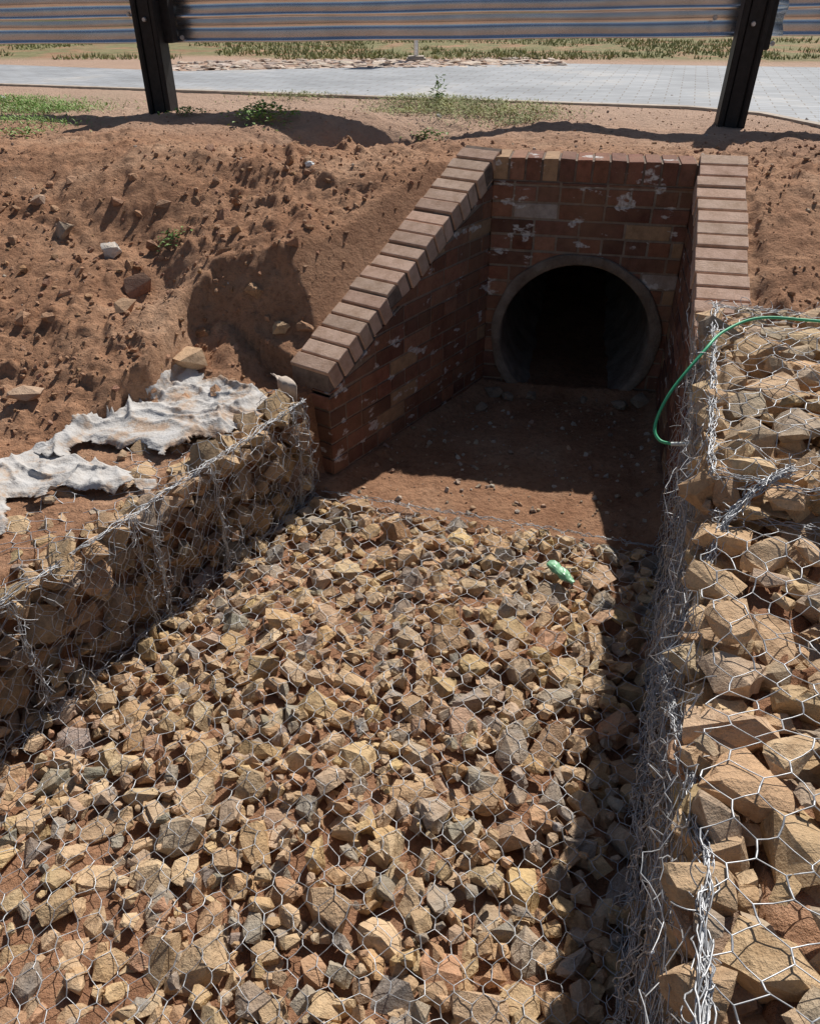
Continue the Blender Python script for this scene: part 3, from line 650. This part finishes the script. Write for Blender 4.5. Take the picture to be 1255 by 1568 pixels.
# ------------------------------------------------------------ geotextile
def sheet(name,s0,s1,w0,w1,seed,mat,thr=0):
    st=.006; ns=int((s1-s0)/st);nw=int((w1-w0)/st); s_=np.linspace(s0,s1,ns);w_=np.linspace(w0,w1,nw); SS,WW=np.meshgrid(s_,w_)
    x=PH[0]+dL[0]*SS+nL[0]*WW;y=PH[1]+dL[1]*SS+nL[1]*WW
    base=np.maximum(gz(x,y,False),gz(x,y))
    lim=.508+.10*sstep(.45,.75,WW); base=np.minimum(np.maximum(base,.508-.02*sstep(.3,.4,WW)),lim+.3*sstep(.6,.9,WW))
    u_=x+.35*fbm(x,y,3,2,seed); v_=y+.35*fbm(x,y,3,2,seed+9)
    r1=1-np.abs(2*vnoise(u_*8,v_*3.2,seed)-1); r2=1-np.abs(2*vnoise(u_*4.5+v_*9,v_*8-u_*7,seed+3)-1); r3=1-np.abs(2*vnoise(u_*16+v_*7,v_*9-u_*4,seed+6)-1)
    fold=.028*r1**5+.018*r2**5+.008*r3**3
    ms_=fbm(x,y,2.8,3,seed+5)+.06*fbm(x,y,26,2,3)+.10
    z=base+.009+fold-.03*(1-sstep(.06,.16,WW))
    I=(np.arange(nw-1)[:,None]*ns+np.arange(ns-1)[None]).ravel(); F=np.stack([I,I+1,I+1+ns,I+ns],1)
    ed=np.minimum.reduce([(SS-s0)/.05,(s1-SS)/.05,(WW-w0)/.05,(w1-WW)/.05])+1.6*fbm(x,y,9,3,seed); keep=(ms_-.25*np.clip(1-ed,0,1)>thr)[:-1,:-1].ravel()
    z=z-.014*(1-sstep(thr,thr+.05,ms_))
    o=mk(name,np.stack([x,y,z],-1).reshape(-1,3),F[keep],mat,None,True)
    md=o.modifiers.new('s','SOLIDIFY');md.thickness=.0012;md.offset=1; return o
sheet('geotextile_sheet',.06,.90,.05,.66,3,cloth,-.06)
sheet('geotextile_sheet.001',.84,2.0,.10,.66,17,cloth,-.04)
ns=40;nw=10; v=[]
B0=v3(PB)-Nl*.150-Ul*.055
for i in range(ns):
    t_=i/(ns-1); z=.53-.51*max(0,(t_-.2)/.8); o_=(-Ul)*(.03 if t_>.2 else .03*t_/.2)-Ul*.015*math.sin(t_*7)
    for j in range(nw):
        w=(j/(nw-1)-.5)*(.09+.015*math.sin(t_*9)); dd=.018*math.cos((j/(nw-1)-.5)*3)+.005*math.sin(j*1.9+t_*6)
        p_=B0+Nl*w+o_-Ul*dd-(Nl*.10*(1-t_/.2) if t_<.2 else 0); v.append((p_[0],p_[1],z+.02*math.sin(t_*12)*.5))
f=[(i*nw+j,i*nw+j+1,(i+1)*nw+j+1,(i+1)*nw+j) for i in range(ns-1) for j in range(nw-1)]
o=mk('textile_strip',v,f,strapm,None,True); o.modifiers.new('s','SOLIDIFY').thickness=.006
# ------------------------------------------------------------ hose
def smooth_path(P,n=80):
    P=np.asarray(P,float); P=np.vstack([2*P[0]-P[1],P,2*P[-1]-P[-2]]); out=[]
    for i in range(1,len(P)-2):
        for t_ in np.linspace(0,1,12,endpoint=False):
            a,b_,c_,d_=P[i-1:i+3]; out.append(.5*((2*b_)+(-a+c_)*t_+(2*a-5*b_+4*c_-d_)*t_**2+(-a+3*b_-3*c_+d_)*t_**3))
    out.append(P[-2]); return np.array(out)
def curve_tube(name,P,r,mat,parent):
    cu=bpy.data.curves.new(name,'CURVE');cu.dimensions='3D';s_=cu.splines.new('POLY');s_.points.add(len(P)-1)
    for i,p_ in enumerate(P): s_.points[i].co=(*p_,1)
    cu.bevel_depth=r;cu.bevel_resolution=3;cu.use_fill_caps=True;cu.materials.append(mat); o=bpy.data.objects.new(name,cu);col.objects.link(o);o.parent=parent
hp=empty('green_hose'); hpath=smooth_path([(1.9,2.62,.99),(1.465,2.70,1.0),(1.255,2.72,1.005),(1.10,2.63,.99),(1.0,2.52,.96),(.882,2.43,.85),(.838,2.39,.75),(.845,2.345,.715),(.888,2.31,.715)])
curve_tube('hose',hpath,.0052,hose,hp); curve_tube('hose_end',[hpath[-1]-A(.012,-.004,0),hpath[-1]+A(.045,-.012,.01)],.0068,hosew,hp)
gb=[];nr=14;nsg=14
for i in range(nsg):
    t_=i/(nsg-1); r_=.022*(1 if t_<.7 else max(.35,1-(t_-.7)*2.6)) if t_>0 else .015
    for k_ in range(nr):
        a=k_*2*math.pi/nr; rr=r_*(1+.28*math.sin(a*3+t_*9)*math.sin(t_*8)); gb.append((t_*.14-.07,math.cos(a)*rr,math.sin(a)*rr*.5))
f=[(i*nr+k_,i*nr+(k_+1)%nr,(i+1)*nr+(k_+1)%nr,(i+1)*nr+k_) for i in range(nsg-1) for k_ in range(nr)]
o=mk('plastic_bottle',gb,f,greenp,None,False); o.location=(.60,2.45,.058); o.rotation_euler=(.2,.1,-.95)
def crumple(name,x,y,s,mat):
    bm=bmesh.new();bmesh.ops.create_icosphere(bm,subdivisions=3,radius=.5)
    for v_ in bm.verts: v_.co*=1+random.uniform(-.22,.12); v_.co=Vector((v_.co.x*s,v_.co.y*s*.8,v_.co.z*s*.7))
    me=bpy.data.meshes.new(name);bm.to_mesh(me);bm.free();me.materials.append(mat);o=bpy.data.objects.new(name,me);col.objects.link(o)
    o.location=(x,y,float(gz(A(x),A(y))[0])+s*.25)
crumple('plastic_litter',-.52,4.38,.05,whitep);crumple('plastic_litter',-1.50,3.98,.08,whitep);crumple('plastic_litter',.2,6.0,.04,whitep);crumple('plastic_litter',-3.2,6.9,.08,whitep)
# ------------------------------------------------------------ weeds & grass
def plants(name,items,mat):
    V=[];F=[];n=0
    for (x,y,rad,hgt,cnt,lw,ll) in items:
        xx=x+rng.normal(0,rad*.5,cnt);yy=y+rng.normal(0,rad*.35,cnt);zz=gz(xx,yy,False)
        for i in range(cnt):
            r_=math.hypot(xx[i]-x,(yy[i]-y)*1.4)/rad; h=hgt*max(.1,1-r_*.6)*rng.uniform(.2,1)
            a=rng.uniform(0,6.28); d=A(math.cos(a),math.sin(a),rng.uniform(.1,1.1)); d/=np.linalg.norm(d); s_=np.cross(d,Z3);s_/=np.linalg.norm(s_)
            l=ll*rng.uniform(.6,1.3);w=lw*rng.uniform(.6,1.2); b0=A(xx[i],yy[i],zz[i]+h)
            V+=[b0,b0+d*l*.5+s_*w,b0+d*l-A(0,0,l*.25),b0+d*l*.5-s_*w];F.append((n,n+1,n+2,n+3));n+=4
    return mk(name,V,F,mat)
leafb=simple('leaf_bright',(.26,.40,.10),.55,0,.5,30)
plants('weed_plant',[(-.95,5.70,.20,.12,420,.011,.035)],leafb)
plants('weed_plant',[(.12,5.6,.10,.07,120,.010,.03),(-.1,5.3,.08,.06,60,.01,.03)],leafb)
plants('weed_plant',[(2.25,3.75,.14,.12,260,.013,.04)],leafb)
plants('weed_plant',[(-1.18,3.98,.08,.03,60,.01,.025),(.22,6.6,.05,.22,60,.008,.05)],leafm)
plants('weed_plant',[(-1.5,5.9,.12,.05,120,.01,.03),(-2.4,5.4,.15,.03,120,.008,.03)],leafb)
plants('grass_patch',[(-2.75,6.55,.5,.04,2200,.004,.05),(-3.1,6.8,.4,.04,1200,.004,.05),(-2.5,5.75,.35,.03,500,.004,.05)],leafb)
plants('grass_patch',[(.3,6.3,.55,.05,2200,.004,.06),(.7,6.0,.4,.04,1100,.004,.05),(.75,5.75,.3,.03,400,.004,.05),(-.9,6.9,.4,.03,500,.004,.05),(.1,6.6,.4,.05,900,.004,.06)],dryg)
n=30000; gx_=rng.uniform(-8,10,n);gy_=10.6+rng.uniform(0,1,n)**1.3*7
k=fbm(gx_,gy_,.8,3,4)>-.05; gx_=gx_[k];gy_=gy_[k];n=len(gx_)
a=rng.uniform(0,6.28,n);hh_=rng.uniform(.03,.08,n); b0=np.stack([gx_,gy_,np.full(n,1.24)],1); dx=np.stack([np.cos(a),np.sin(a),np.zeros(n)],1)
V=np.stack([b0-dx*.015,b0+dx*.015,b0+np.stack([rng.normal(0,.03,n),rng.normal(0,.03,n),hh_],1)],1).reshape(-1,3)
mk('grass',V,np.arange(3*n).reshape(-1,3),dryg)
# ------------------------------------------------------------ light, world, camera
sd=A(.561,1.02,1.27); sd/=np.linalg.norm(sd)
L=bpy.data.lights.new('sun','SUN'); L.energy=5.0; L.angle=math.radians(.53); L.color=(1,.965,.90)
lo=bpy.data.objects.new('sun',L);col.objects.link(lo);lo.rotation_euler=Vector(-sd).to_track_quat('-Z','Y').to_euler()
w=bpy.data.worlds.new('World');S.world=w;w.use_nodes=True;nt=w.node_tree;bg=nt.nodes['Background']
sk=nt.nodes.new('ShaderNodeTexSky');sk.sky_type='NISHITA';sk.sun_disc=False;sk.sun_elevation=math.asin(sd[2]);sk.sun_rotation=math.atan2(sd[0],sd[1])
nt.links.new(sk.outputs[0],bg.inputs[0]);bg.inputs[1].default_value=.060
S.view_settings.view_transform='Standard';S.view_settings.look='None';S.view_settings.exposure=0
cam=bpy.data.cameras.new('camera');co=bpy.data.objects.new('camera',cam);col.objects.link(co)
co.location=(0,0,2.0);co.rotation_euler=(math.radians(56),0,0);cam.sensor_fit='VERTICAL';cam.sensor_height=24;cam.lens=24*1200/1568;cam.clip_start=.02;cam.clip_end=1000
S.camera=co
